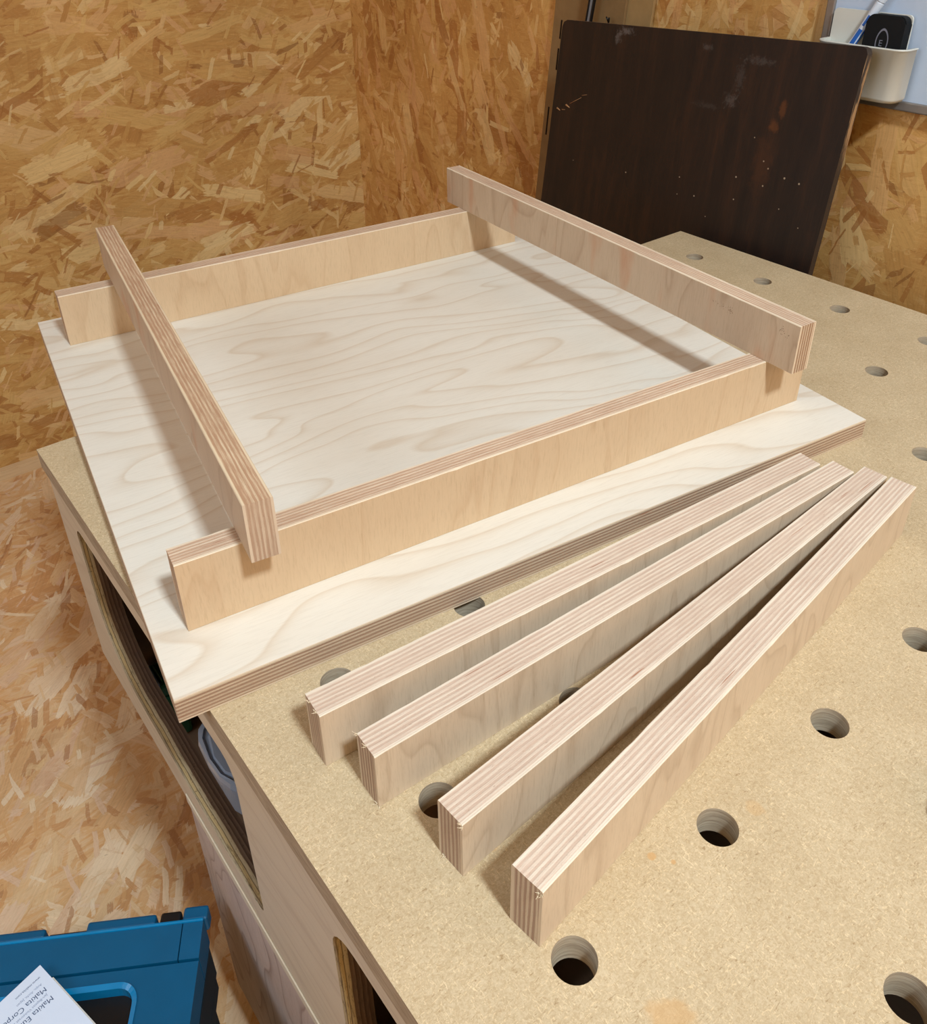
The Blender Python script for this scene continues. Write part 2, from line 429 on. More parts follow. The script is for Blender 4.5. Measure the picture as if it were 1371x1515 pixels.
M_panel_top = wood('birch_panel_face', (226, 220, 206), (192, 164, 128), (0.0032, 0.0100, 0.01), 0.36, 0.04, 9, (0.06, 0.9, 0.5), seed=4, rand=False, grad=(0.0003, 0.0042, 0.0))
M_panel_edge = ply_edge('ply_edge_panel', 2, 17.5, 13, 0, (208, 190, 164), (158, 130, 108), worn=0.35)
M_side_face = wood('bench_side_face', (206, 192, 168), (176, 154, 130), (0.02, 0.004, 0.02), 0.35, 0.05, 6, (0.5, 0.04, 0.9), seed=5)
def routed_edge():
    """cut edge of the thick side panel: pale outer plies, weathered dark core"""
    m, t, b = material('routed_side_edge', 0.8, 0.15)
    v, _ = coords(t, False); s = t.sep(v)
    wav = t.noise(t.vm('MULTIPLY', v, (0.05, 0.02, 0.02)), 1.0, 3, 0.6)
    x = t.m('ADD', t.m('ADD', s[0], 65.0), t.m('MULTIPLY', t.m('SUBTRACT', wav, 0.5), 2.0))
    c = t.ramp(t.m('DIVIDE', x, 18.0), [(0.0, (186, 168, 138)), (0.075, (186, 168, 138)), (0.09, (120, 98, 70)), (0.12, (206, 184, 134)), (0.21, (204, 180, 132)),
        (0.23, (110, 88, 62)), (0.26, (206, 192, 156)), (0.36, (196, 180, 146)), (0.39, (106, 84, 66)), (0.5, (128, 108, 88)), (0.53, (82, 64, 50)), (0.66, (116, 96, 78)),
        (0.69, (74, 56, 44)), (0.82, (112, 92, 76)), (0.85, (78, 60, 48)), (1.0, (104, 86, 70))])
    st = t.noise(t.vm('MULTIPLY', v, (1.2, 0.09, 0.09)), 1.0, 4, 0.7)
    c = t.mix(t.m('MULTIPLY', t.rng(st, 0.52, 0.66), 0.6), c, lin((70, 54, 42)))
    gap = t.noise(t.vm('MULTIPLY', v, (0.5, 0.45, 0.45)), 1.0, 3, 0.7)
    c = t.mix(t.m('MULTIPLY', t.rng(gap, 0.60, 0.72), 0.6), c, lin((60, 44, 34)))
    t.put(b.inputs['Base Color'], c); bump(t, b, st, 0.4, 0.0006)
    return m
M_side_edge = routed_edge()
M_drawer = wood('oak_face', (196, 180, 170), (150, 128, 118), (0.02, 0.011, 0.004), 0.8, 0.10, 14, (0.4, 0.6, 0.05), seed=6)
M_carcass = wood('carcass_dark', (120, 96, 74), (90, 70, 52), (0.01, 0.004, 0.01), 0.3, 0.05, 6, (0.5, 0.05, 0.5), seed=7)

# ------------------------------------------------------------------ room shell
XW, YW, ZFL, ZC = 850, 1521, -600, 1900
XL, YF = -1600, -1900
def slab(name, x0, x1, y0, y1, z0, z1, m, kind='structure'):
    return obj(name, box_me(name, x0, x1, y0, y1, z0+600, z1+600), m, kind=kind)
slab('floor', XL-60, XW+60, YF-60, YW+60, ZFL-60, ZFL, M_osb_floor)
slab('ceiling', XL-60, XW+60, YF-60, YW+60, ZC, ZC+60, M_ceil)
slab('wall_back', XL-60, XW+60, YW, YW+60, ZFL, ZC, M_osb_back)
slab('wall_right', XW, XW+60, YF-60, YW, ZFL, ZC, M_osb_right)
slab('wall_left', XL-60, XL, YF-60, YW, ZFL, ZC, M_osb_left)
slab('wall_front', XL, XW, YF-60, YF, ZFL, ZC, M_osb_front)
slab('baseboard_back', XL, XW, YW-14, YW, ZFL, ZFL+21, M_trim)

# ------------------------------------------------------------------ workbench
BX0, BX1, BY0, BY1 = -65.5, 729, -262, 549
bench = empty('workbench', W(0, 0, -600), 0, 'low workbench with a grid of round dog holes in its fibreboard top', 'workbench')
def bp(name, me, mats, parent=bench, **k):
    o = obj(name, me, mats, parent, **k); o.location = (0, 0, 0.6) if parent is bench else (0, 0, 0); return o
def bench_top():
    bm = bmesh.new(); N = 32; G = 96.0; i0, i1, j0, j1 = 0, 7, -2, 5
    T = 18.0
    for lev, z in ((0, 0.0), (1, -T)):
        def V(x, y): return bm.verts.new(Vector((x, y, z))*S)
        for i in range(i0, i1+1):
            for j in range(j0, j1+1):
                c = (i*G, j*G); inner = []; outer = []
                for k in range(N):
                    a = 2*math.pi*k/N+math.pi/4
                    dx, dy = math.cos(a), math.sin(a); q = (G/2)/max(abs(dx), abs(dy))
                    rr = 9.4 if lev == 0 else 10.0
                    inner.append(V(c[0]+10*dx, c[1]+10*dy)); outer.append(V(c[0]+q*dx, c[1]+q*dy))
                for k in range(N):
                    k2 = (k+1) % N
                    bm.faces.new((inner[k], outer[k], outer[k2], inner[k2])).material_index = 0
        xa, xb, ya, yb = i0*G-G/2, i1*G+G/2, j0*G-G/2, j1*G+G/2
        for (p, q, r, s_) in ((BX0, xa, BY0, BY1), (xb, BX1, BY0, BY1), (xa, xb, BY0, ya), (xa, xb, yb, BY1)):
            if q-p > .01 and s_-r > .01:
                bm.faces.new((V(p, r), V(q, r), V(q, s_), V(p, s_))).material_index = 0
    me = bpy.data.meshes.new('bench_top')
    # hole walls
    for i in range(i0, i1+1):
        for j in range(j0, j1+1):
            A = []; B = []
            for k in range(N):
                a = 2*math.pi*k/N+math.pi/4
                A.append(bm.verts.new(Vector((i*G+10*math.cos(a), j*G+10*math.sin(a), 0))*S))
                B.append(bm.verts.new(Vector((i*G+10*math.cos(a), j*G+10*math.sin(a), -T))*S))
            for k in range(N):
                k2 = (k+1) % N
                q = bm.faces.new((A[k], B[k], B[k2], A[k2])); q.material_index = 2; q.smooth = True
    # outer edge with a small arris
    cs = [(BX0, BY0), (BX1, BY0), (BX1, BY1), (BX0, BY1)]
    for k in range(4):
        a, b_ = cs[k], cs[(k+1) % 4]
        q = bm.faces.new([bm.verts.new(Vector(p)*S) for p in ((a[0], a[1], 0), (b_[0], b_[1], 0), (b_[0], b_[1], -T), (a[0], a[1], -T))])
        q.material_index = 1
    # orient by hand: top up, bottom down, others fine
    bm.normal_update()
    for fc in bm.faces:
        if fc.material_index == 0:
            up_ = fc.calc_center_median().z > -0.009
            if (fc.normal.z > 0) != up_: fc.normal_flip()
        elif fc.material_index == 1:
            c = fc.calc_center_median()-Vector((0.33, 0.14, 0)); c.z = 0
            if fc.normal.dot(c) < 0: fc.normal_flip()
    bm.to_mesh(me); bm.free()
    return me
bp('bench_top', bench_top(), [M_mdf, M_mdf_edge, M_hole])

# side panel with two rounded openings, 18 mm thick
def side_panel():
    bm = bmesh.new()
    y0, y1, z0, z1 = BY0+2, 531, -215, -18.2
    def arc(cy_, cz_, r, a0, a1, n=7): return [(cy_+r*math.cos(math.radians(a0+(a1-a0)*i/n)), cz_+r*math.sin(math.radians(a0+(a1-a0)*i/n))) for i in range(n+1)]
    w1 = arc(212, -172, 9, 180, 270, 4) + [(300, -182), (360, -181)] + arc(418, -116, 63, -92, -3, 10) + arc(466, -49, 15, 0, 90, 4) + arc(218, -49, 15, 90, 180, 4)
    w2 = [(-180, -176)] + arc(76, -154, 22, 270, 360, 5) + arc(76, -56, 22, 0, 90, 6) + [(-180, -34)]
    outer = [(y0, z0), (y1, z0), (y1, z1), (y0, z1)]
    for X in (-65, -47):
        loops = []
        for L in (outer, w1, w2):
            vs = [bm.verts.new(Vector((X, a, b))*S) for a, b in L]
            es = [bm.edges.new((vs[k], vs[(k+1) % len(vs)])) for k in range(len(vs))]
            loops += es
        r = bmesh.ops.triangle_fill(bm, use_beauty=True, use_dissolve=False, edges=loops)
        for g in r['geom']:
            if isinstance(g, bmesh.types.BMFace): g.material_index = 0
    def wall(L, mi, sm):
        A = [bm.verts.new(Vector((-65, a, b))*S) for a, b in L]; B = [bm.verts.new(Vector((-47, a, b))*S) for a, b in L]
        for k in range(len(L)):
            k2 = (k+1) % len(L); q = bm.faces.new((A[k], A[k2], B[k2], B[k])); q.material_index = mi; q.smooth = sm
    wall(outer, 1, False); wall(w1, 1, False); wall(w2, 1, False)
    return finish(bm, 'side_panel')
bp('side_panel', side_panel(), [M_side_face, M_side_edge])
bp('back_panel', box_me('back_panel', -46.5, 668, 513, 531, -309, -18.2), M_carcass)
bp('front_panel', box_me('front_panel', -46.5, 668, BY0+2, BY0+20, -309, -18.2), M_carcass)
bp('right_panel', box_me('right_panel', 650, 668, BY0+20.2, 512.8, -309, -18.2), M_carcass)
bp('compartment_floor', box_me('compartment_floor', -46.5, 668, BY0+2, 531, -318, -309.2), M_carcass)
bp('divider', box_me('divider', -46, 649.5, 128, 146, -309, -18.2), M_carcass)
# lower drawer unit on castors
bm = bmesh.new(); add_box(bm, -46.8, 640, BY0+10, 338, -482, -318.2, 0.8, 0)
bp('lower_cabinet', finish(bm, 'lower_cabinet'), M_drawer)
bm = bmesh.new(); add_box(bm, -65, -47, BY0+10, 338, -482, -215.4, 0.8, 0)
bp('lower_front', finish(bm, 'lower_front'), M_drawer)
M_strip = wood('pale_veneer_strip', (214, 204, 182), (190, 172, 146), (0.02, 0.004, 0.02), 0.3, 0.05, 6, (0.5, 0.04, 0.9), seed=9)
bp('edge_strip', box_me('edge_strip', -66.2, -65.05, BY0+10, 338, -214.8, -205, bev=0.3), M_strip)
M_rubber = plain('black_rubber', (26, 26, 28), 0.45, 0.4)
M_steel = plain('zinc_steel', (150, 150, 150), 0.35, 0.5, 0.9)
for cxx, cyy in ((-38, 325), (600, 290), (-30, BY0+50), (600, BY0+50)):
    bm = bmesh.new()
    add_box(bm, cxx-22, cxx+22, cyy-26, cyy+26, -486, -482.2, 0.5)
    add_box(bm, cxx-15, cxx-12.5, cyy-16, cyy+16, -555, -486, 0.4)
    add_box(bm, cxx+12.5, cxx+15, cyy-16, cyy+16, -555, -486, 0.4)
    c = bp('caster', finish(bm, 'caster'), M_steel)
    bm = bmesh.new()
    tube(bm, (cxx-11, cyy+10, -562), (cxx+11, cyy+10, -562), 37.5, seg=32)
    tube(bm, (cxx-16.5, cyy+10, -562), (cxx+16.5, cyy+10, -562), 6, seg=16)
    wv = obj('wheel', finish(bm, 'wheel'), M_rubber, c)

# ------------------------------------------------------------------ plywood bars
def bar_mesh(L, T, H, rough_top=0.12, seed=0, ns=None):
    rnd = random.Random(seed)
    ns = ns or max(24, int(L/6)); e = 0.5
    bm = bmesh.new(); rings = []
    wob = 0
    for i in range(ns+1):
        x = L*i/ns
        j = lambda a: rnd.uniform(-a, a)
        top = H
        c1, c2 = e+abs(j(rough_top)), e+abs(j(rough_top))
        if rnd.random() < 0.06: c1 += rnd.uniform(0.2, 0.6)
        if rnd.random() < 0.06: c2 += rnd.uniform(0.2, 0.6)
        xx = x
        if i in (0, ns): pass
        ring = [(0, 0.3), (0, top-c1), (c1*0.7, top), (T/2, top-0.1+j(0.1)), (T-c2*0.7, top), (T, top-c2), (T, 0.3), (T-0.3, 0), (0.3, 0)]
        rings.append([bm.verts.new(Vector((xx, a, b))*S) for a, b in ring])
    n = 9
    for A, B in zip(rings, rings[1:]):
        for k in range(n):
            q = bm.faces.new((A[k], A[(k+1) % n], B[(k+1) % n], B[k]))
            q.material_index = 0 if k in (0, 5) else 1
    for rg in (rings[0], rings[-1]):
        bm.faces.new(rg).material_index = 2
    return finish(bm, 'plywood_bar')

def splinter_mesh(seed):
    rnd = random.Random(seed); bm = bmesh.new()
    for _ in range(5):
        L = rnd.uniform(0.8, 2.6); a = rnd.uniform(-1.2, 1.2); el = rnd.uniform(-0.2, 0.9)
        p = Vector((rnd.uniform(-0.6, 0.3), rnd.uniform(-1.0, 1.0), rnd.uniform(-0.6, 0.2)))
        d = Vector((-math.cos(a)*math.cos(el), math.sin(a), math.sin(el)))
        tube(bm, p, p+d*L*0.6, 0.22, 0.16, 5); tube(bm, p+d*L*0.6, p+d*L+Vector((0, 0, 0.3)), 0.16, 0.05, 5)
    return finish(bm, 'splinter')
M_splinter = plain('splinter_wood', (232, 216, 186), 0.7, 0.2)

def bar(x, y, ang, L, T, H, z0, mats, label, group, seed, name='plywood_strip', chips=()):
    me = bar_mesh(L, T, H, seed=seed)
    o = obj(name, me, mats, None, label, 'plywood strip', group)
    o.location = W(x, y, z0); o.rotation_euler = (0, 0, ang)
    for k, (px, py, pz) in enumerate(chips):
        s_ = obj('splinter', splinter_mesh(seed*10+k), M_splinter, o); s_.location = Vector((px, py, pz))*S
    return o
ST = [M_face_stick, M_edge_stick, M_edge_end]
GS = 'loose plywood strips fanned out on the bench'
bar(-33.65, 147.57, -0.0859, 385.2, 17.5, 37.9, 0.05, ST, 'loose plywood strip on the bench nearest to the square panel, first of the fan', GS, 1, chips=((0.2, 12, 37.6), (0.2, 4, 37.6)))
bar(-25.24, 111.05, -0.0426, 385.6, 17.2, 37.8, 0.05, ST, 'loose plywood strip second from the square panel, with ragged near top corner', GS, 2, chips=((0.2, 16.6, 37.6), (0.2, 9, 37.5), (0.3, 1, 1)))
bar(-14.56, 57.71, 0.0497, 386.7, 16.9, 38.3, 0.05, ST, 'loose plywood strip third from the panel, its near end beside a dog hole', GS, 3, chips=((0.1, 0.4, 37.8), (0.1, 13.5, 0.9)))
bar(-8.06, 12.99, 0.1154, 382.9, 17.3, 40.6, 0.05, ST, 'nearest loose plywood strip, outermost of the fan, splintered at its near corner', GS, 4, chips=((0.2, 1.0, 38.6), (0.4, 1.6, 37.2)))

# square panel under the frame
PT = 17.54
pan = bmesh.new(); PL, PWd = 550.9, 539.2
nx = 60
def panel_mesh():
    bm = bmesh.new()
    add_box(bm, 0, PL, 0, PWd, 0, PT, 0.35)
    me = finish(bm, 'square_panel')
    for p in me.polygons: p.material_index = 0 if abs(p.normal.z) > 0.9 else 1
    return me
pan.free()
panel = obj('square_panel', panel_mesh(), [M_panel_top, M_panel_edge], None, 'square pale birch plywood panel lying askew over the bench corner', 'panel')
panel.location = W(-82.12, 220.82, 0.05); panel.rotation_euler = (0, 0, -0.14664)

BT = [M_face_warm, M_edge_bat, M_edge_batend]
CT = [M_face_cross, M_edge_bat, M_edge_batend]
CTL = [M_face_cross, M_edge_cl, M_end_cl]
GB = 'four plywood battens laid as a square frame on the panel'
bar(-55.38, 263.71, -0.1405, 505.6, 17.2, 49.9, PT+.1, BT, 'plywood batten standing on edge along the near side of the square panel', GB, 11, 'plywood_batten')
bar(6.12, 680.85, -0.1183, 505.6, 17.2, 49.9, PT+.1, BT, 'plywood batten standing on edge along the far side of the square panel', GB, 12, 'plywood_batten')
bar(-3.66, 235.71, 1.3990, 495.9, 17.1, 39.8, PT+50.05, CTL, 'left crosswise plywood batten resting on top of the two lower battens', GB, 13, 'plywood_batten', chips=((150, 16.8, 0.6), (200, 16.9, 0.4)))
bar(413.65, 173.38, 1.4721, 498.2, 17.4, 40.1, PT+50.05, CT, 'right crosswise plywood batten with faint dark smudges on its side, resting on the lower battens', GB, 14, 'plywood_batten', chips=((483, 17.2, 39.4), (455, 17.2, 39.4), (420, 17.2, 39.4)))
# smudges printed on the right crosswise batten
M_ink = plain('grey_smudge', (150, 128, 106), 0.8, 0.1)
cr = [o for o in col.objects if o.get('label', '').startswith('right crosswise')][0]
bm = bmesh.new(); rs = random.Random(5)
for px, pz, n, sx, sz in ((66, 27.6, 16, 1.6, 1.1), (72, 28.0, 9, 2.5, 0.9), (79, 28.9, 7, 3.0, 0.7), (16, 30.2, 10, 1.2, 1.8), (11, 28.0, 6, 2.0, 0.8)):
    for _ in range(n):
        a_, b_2 = px+rs.gauss(0, sx), pz+rs.gauss(0, sz); w_, h_ = rs.uniform(0.1, 0.28), rs.uniform(0.15, 0.5)
        add_box(bm, a_-w_, a_+w_, 17.4, 17.46, b_2-h_, b_2+h_)
obj('smudge_marks', finish(bm, 'smudge_marks'), M_ink, cr, label='faint dark smudges', kind='stuff')

# ------------------------------------------------------------------ things inside the bench
M_green = plain('dark_green_plastic', (22, 84, 62), 0.3, 0.5)
M_lid_highlight = plain('blue_lid_highlight', (150, 176, 216), 0.3, 0.5)
gc = empty('green_case', W(-40.5, 478, -309), math.radians(-0.5), 'slim dark green plastic case stored inside the bench opening', 'case')
bm = bmesh.new(); add_box(bm, 1, 24, 0, 30, 0.5, 58, 3, 0, 2); obj('case_body', finish(bm, 'case_body'), M_green, gc)
bm = bmesh.new(); add_box(bm, 0, 25, -1, 31, 59, 76, 4, 0, 2)
for q in range(3): add_box(bm, 7+q*6, 9+q*6, 3, 27, 76, 79, 1)
ld = obj('case_lid', finish(bm, 'case_lid'), M_green, gc)
bm = bmesh.new(); add_box(bm, -3.5, 5, -1, 30, 66, 80, 2, 0, 2)
obj('latch', finish(bm, 'latch'), M_lid_highlight, gc, label='pale blue painted highlight along the lid edge')  # here the latch strip is a painted bluish highlight on the lid

M_tub, t_, b_ = material('clear_plastic', 0.22, 0.6)
t_.put(b_.inputs['Base Color'], lin((206, 214, 228))); b_.inputs['Transmission Weight'].default_value = 0.3
tub = empty('plastic_tub', W(-29, 340, -309), 0, 'translucent bluish plastic box with rounded corners inside the bench opening', 'plastic box')
def bowed(off):
    # long side bows towards the opening, near corner well rounded
    pts = [(200-off, 0+off), (200-off, 102-off), (14+off, 102-off), (6+off, 96-off), (1+off, 84), (0+off*.6-1.0, 60), (0+off*.6, 40), (4+off, 26), (12+off, 12+off*.5), (26+off, 3+off), (48, 0+off)]
    return pts
def shell(bm, loops, cap0=True, cap1=True):
    R_ = [[bm.verts.new(Vector((a, b, z))*S) for a, b in L] for L, z in loops]
    for A, B in zip(R_, R_[1:]):
        n = len(A)
        for k in range(n): bm.faces.new((A[k], A[(k+1) % n], B[(k+1) % n], B[k]))
    if cap0: bm.faces.new(R_[0])
    if cap1: bm.faces.new(R_[-1])
bm = bmesh.new(); shell(bm, [(bowed(7), 0.5), (bowed(4), 4), (bowed(2), 36), (bowed(0), 37), (bowed(0), 41)])
obj('box_body', finish(bm, 'box_body'), M_tub, tub)
bm = bmesh.new(); shell(bm, [(bowed(1), 41.4), (bowed(-0.5), 42.5), (bowed(0.5), 48), (bowed(4), 49), (bowed(5), 46.5), (bowed(9), 46.5), (bowed(11), 49)])
obj('box_lid', finish(bm, 'box_lid'), M_tub, tub)
bm = bmesh.new(); lathe(bm, [(20, 0), (22, 3), (20, 7), (12, 9), (0.5, 9)], 40, close=False)
kb = obj('lid_disc', finish(bm, 'lid_disc', True), M_rubber, tub, label='black disc on the lid'); kb.location = Vector((33, 50, 49.3))*S

# ------------------------------------------------------------------ teal stackable tool case
M_teal = plain('teal_plastic', (0, 78, 114), 0.45, 0.35, var=0.03, bmp=0.12)
M_teal_dk = plain('dark_teal_plastic', (6, 34, 46), 0.5, 0.4)
M_blackp = plain('black_plastic', (16, 17, 19), 0.4, 0.4, bmp=0.15)
angc = math.atan2(.527, -.85)
case = empty('tool_case', W(-85.5, 290.5, -600), angc, 'teal stackable plastic tool case on the floor beside the bench', 'tool case')
def cp(name, fn, mats, parent=case, label=None, smooth=False):
    bm = bmesh.new(); fn(bm); return obj(name, finish(bm, name, smooth), mats, parent, label=label)
def body(bm):
    add_box(bm, 6, 389, 8, 290, 0, 232, 5, 0, 2)
    for k in range(7): add_box(bm, 3.5, 8, 22+k*38, 30+k*38, 12, 225, 1.2)
    for k in range(9): add_box(bm, 22+k*42, 30+k*42, 4.5, 10, 12, 225, 1.2)
    add_box(bm, 2, 393, 3, 294, 222, 240, 2, 0, 2)
cp('case_body', body, M_teal_dk)
def lid(bm):
    # stepped top: raised rear band, then main deck with a long rectangular well
    # rear band, falls slightly towards the deck
    def band(x0, x1):
        vs = [Vector(p)*S for p in ((x0, 0.5, 283), (x1, 0.5, 283), (x1, 28, 283), (x0, 28, 283), (x0, 0.5, 315), (x1, 0.5, 315), (x1, 27, 312.6), (x0, 27, 312.6))]
        v = [bm.verts.new(p) for p in vs]
        for q in ((0, 1, 2, 3), (4, 5, 6, 7), (0, 1, 5, 4), (1, 2, 6, 5), (2, 3, 7, 6), (3, 0, 4, 7)): bm.faces.new([v[k] for k in q])
    band(0.6, 15.2); band(16, 379); band(379.8, 394.4)
    # deck around the well
    outer = [(0.6, 28.6), (394.4, 28.6), (394.4, 295), (0.6, 295)]
    well = rrect(41, 354, 38, 255, 14, 7)
    for z in (283.5, 311.6):
        es = []
        for Lp in (outer, well):
            vs = [bm.verts.new(Vector((a, b, z))*S) for a, b in Lp]
            es += [bm.edges.new((vs[k], vs[(k+1) % len(vs)])) for k in range(len(vs))]
        bmesh.ops.triangle_fill(bm, use_beauty=True, edges=es)
    for Lp in (outer, well):
        A = [bm.verts.new(Vector((a, b, 283.5))*S) for a, b in Lp]; B = [bm.verts.new(Vector((a, b, 311.6))*S) for a, b in Lp]
        for k in range(len(Lp)):
            k2 = (k+1) % len(Lp); bm.faces.new((A[k], A[k2], B[k2], B[k]))
lidc = cp('case_lid', lid, M_teal)
cp('lid_skirt', lambda bm: add_box(bm, 0.8, 394.2, 0.8, 295, 241, 283, 3, 0, 2), M_teal_dk, lidc)
def wellrim(bm):
    o_, i_ = rrect(40, 355, 37, 256, 15, 7), rrect(43.5, 351.5, 40.5, 252.5, 12, 7)
    n = len(o_)
    lv = [(o_, 311.7), (o_, 312.6), (i_, 311.0), (i_, 300)]
    R_ = [[bm.verts.new(Vector((a, b, z))*S) for a, b in L] for L, z in lv]
    for A, B in zip(R_, R_[1:]):
        for k in range(n): bm.faces.new((A[k], A[(k+1) % n], B[(k+1) % n], B[k]))
M_teal_highlight = plain('teal_edge_highlight', (0, 116, 166), 0.2, 0.6)  # lighter teal paints the edge highlights on the well rim and ridge
cp('well_rim', wellrim, M_teal_highlight, lidc)
def wellfloor(bm):
    prism(bm, rrect(43.2, 351.8, 40.2, 252.8, 12, 7), 285, 301)
    prism(bm, rrect(120, 276, 120, 170, 20, 7), 301, 306)
wf = cp('well_floor', wellfloor, M_blackp, lidc, 'black recessed floor of the lid')
def ring(bm):
    lathe(bm, [(9.5, 301), (9.5, 302.6), (7.8, 302.6), (7.8, 301)], 28, (72, 92), close=False)
cp('moulded_ring', ring, M_blackp, lidc)
def ridge(bm):
    add_box(bm, 0.6, 394.4, -0.6, 1.8, 313.2, 316.2, 0.9, 0, 2)
cp('top_ridge', ridge, M_teal_highlight, lidc)
def hinge(a0, a1, d=11, z0=296, z1=313):
    return lambda bm: add_box(bm, a0, a1, -d, -0.8, z0, z1, 2.0, 0, 2)
for a0, a1, d in ((-1.5, 17, 12), (37, 88, 9.5), (118, 300, 8.5)):
    cp('hinge_block', hinge(a0, a1, d), M_teal, lidc)
for a0, a1 in ((18.8, 34.5), (360, 376)):
    cp('latch', hinge(a0, a1, 11, 270, 311), M_blackp, case, 'black latch')
cp('hinge_slot', lambda bm: add_box(bm, 89, 116.5, -6.5, -0.8, 295, 307, 0.5), M_blackp, lidc)
# manual lying on the case
M_paper = plain('white_paper', (206, 216, 232), 0.6, 0.3, var=0.01, bmp=0.02)
M_print = plain('grey_blue_print', (74, 88, 116), 0.7, 0.2)
M_print2 = plain('pale_grey_print', (134, 146, 170), 0.7, 0.2)
pz = 319.0
Px, Py = -192.4, 331.3
pang = math.atan2(-.27, -.963)
book = empty('paper_manual', W(Px, Py, -600+pz), pang, 'white printed paper manual lying on the teal tool case', 'manual')
def page(bm, x0, x1, y0, y1, z0, th, curl):
    n = 18; A = []; 
    for i in range(n+1):
        x = x0+(x1-x0)*i/n
        c = curl*max(0.0, (x-40)/65.0)**2
        A.append([bm.verts.new(Vector(p)*S) for p in ((x, y0, z0+c), (x, y1, z0+c), (x, y1, z0+th+c), (x, y0, z0+th+c))])
    for a, b in zip(A, A[1:]):
        for k in range(4): bm.faces.new((a[k], a[(k+1) % 4], b[(k+1) % 4], b[k]))
    bm.faces.new(A[0]); bm.faces.new(A[-1])
bm = bmesh.new(); page(bm, 0, 105, 0, 148, 0, 0.25, 9); obj('cover_sheet', finish(bm, 'cover_sheet'), M_paper, book)
M_paper2 = plain('page_block_paper', (204, 202, 194), 0.7, 0.2, var=0.05, scale=0.8)
bm = bmesh.new()
for k in range(5): page(bm, -0.8-0.25*(k % 2), 105, 14.8, 148, -2.6+0.5*k, 0.4, 8.5)
obj('page_block', finish(bm, 'page_block'), M_paper2, book, kind='stuff')
def text(s_, x, y, size, mat, parent, z=0.3, rot=None, name='lettering', loc=None, ext=0.02):
    cu = bpy.data.curves.new(name, 'FONT'); cu.body = s_; cu.size = size*S; cu.extrude = ext*S; cu.resolution_u = 3
    tmp = bpy.data.objects.new('tmp_text', cu); col.objects.link(tmp)
    dg = bpy.context.evaluated_depsgraph_get()
    me = bpy.data.meshes.new_from_object(tmp.evaluated_get(dg))
    bpy.data.objects.remove(tmp); me.name = name
    me.materials.clear()
    o = obj(name, me, mat, parent); o.location = Vector((x, y, z))*S
    if rot is not None: o.rotation_euler = rot
    return o
tilt = (0, 0, 0.08)
text('Makita Europe N.V.', 6.6, 25.0, 5.5, M_print, book, rot=(0, 0, -0.03))
text('Makita Corporation', 6.2, 15.9, 5.5, M_print, book, rot=(0, 0, -0.04))
text('www.makita.com', 4.6, 6.8, 2.6, M_print, book, rot=(0, 0, -0.03))
text('Jan-Baptist Vinkstraat 2,', 8.0, 21.3, 2.6, M_print2, book, rot=(0, 0, -0.03))
text('Anjo, Aichi, Japan', 6.5, 11.9, 2.6, M_print2, book, rot=(0, 0, -0.04))

# ------------------------------------------------------------------ dark board leaning behind the bench
def dark_board_mat():
    m, t, b = material('dark_stained_board', 0.5, 0.35)
    v, _ = coords(t, False)
    n = t.noise(t.vm('MULTIPLY', v, (0.1, 0.05, 0.006)), 1.0, 5, 0.65, 0.4)
    fine = t.noise(t.vm('MULTIPLY', v, (0.6, 0.8, 0.03)), 1.0, 3, 0.7)
    c = t.ramp(n, [(0.25, (27, 19, 16)), (0.5, (37, 25, 19)), (0.66, (50, 31, 21)), (0.8, (76, 44, 24))])
    c = t.mix(1.0, c, t.ramp(fine, [(0.3, (0.75, 0.75, 0.75, 1)), (0.6, (1.08, 1.08, 1.08, 1))]), 'MULTIPLY')
    s = t.sep(v)
    yz = t.comb(0.0, s[1], s[2])
    # flecks of plaster
    for (py, pz_, r) in ((302, 645, 1.3), (211, 659, 1.2), (127, 678, 1.5), (94, 704, 1.3), (86, 697, 1.3), (62, 691, 1.7), (42, 689, 1.6), (88, 676, 1.4), (183, 641, 1.4), (124, 651, 1.3), (210, 637, .9), (113, 728, 1.0), (404, 640, .8), (160, 620, .9), (60, 655, 1.0), (30, 640, .9)):
        c = t.mix(t.rng(t.vm('DISTANCE', yz, (0, py, pz_)), r*0.95, r*0.4), c, lin((164, 144, 122)))
    # chalky scuffs near the top
    for (py, pz_, ry, rz_, st) in ((338, 822, 15, 5, .8), (350, 812, 6, 7, .7), (205, 818, 9, 4, .35), (128, 812, 22, 5, .30), (150, 790, 7, 20, .22), (157, 764, 10, 9, .38), (190, 752, 22, 4, .16)):
        d = t.vm('LENGTH', t.comb(t.m('DIVIDE', t.m('SUBTRACT', s[1], py), ry), t.m('DIVIDE', t.m('SUBTRACT', s[2], pz_), rz_), 0.0))
        nn = t.noise(v, 0.2, 3, 0.7)
        d = t.m('ADD', d, t.m('MULTIPLY', t.m('SUBTRACT', nn, 0.5), 3.4))
        c = t.mix(t.m('MULTIPLY', t.rng(d, 1.2, 0.1), st*0.45), c, lin((132, 124, 120)))
    # orange-brown worn streak
    for (py, pz_, ry, rz_) in ((84, 765, 6, 12), (90, 745, 7, 9), (96, 700, 16, 40)):
        d = t.vm('LENGTH', t.comb(t.m('DIVIDE', t.m('SUBTRACT', s[1], py), ry), t.m('DIVIDE', t.m('SUBTRACT', s[2], pz_), rz_), 0.0))
        d = t.m('ADD', d, t.m('MULTIPLY', t.m('SUBTRACT', t.noise(v, 0.1, 3, 0.7), 0.5), 1.8))
        c = t.mix(t.m('MULTIPLY', t.rng(d, 1.1, 0.3), 0.35 if rz_ < 30 else 0.12), c, lin((120, 68, 30)))
    t.put(b.inputs['Base Color'], c); bump(t, b, fine, 0.2, 0.0004)
    return m
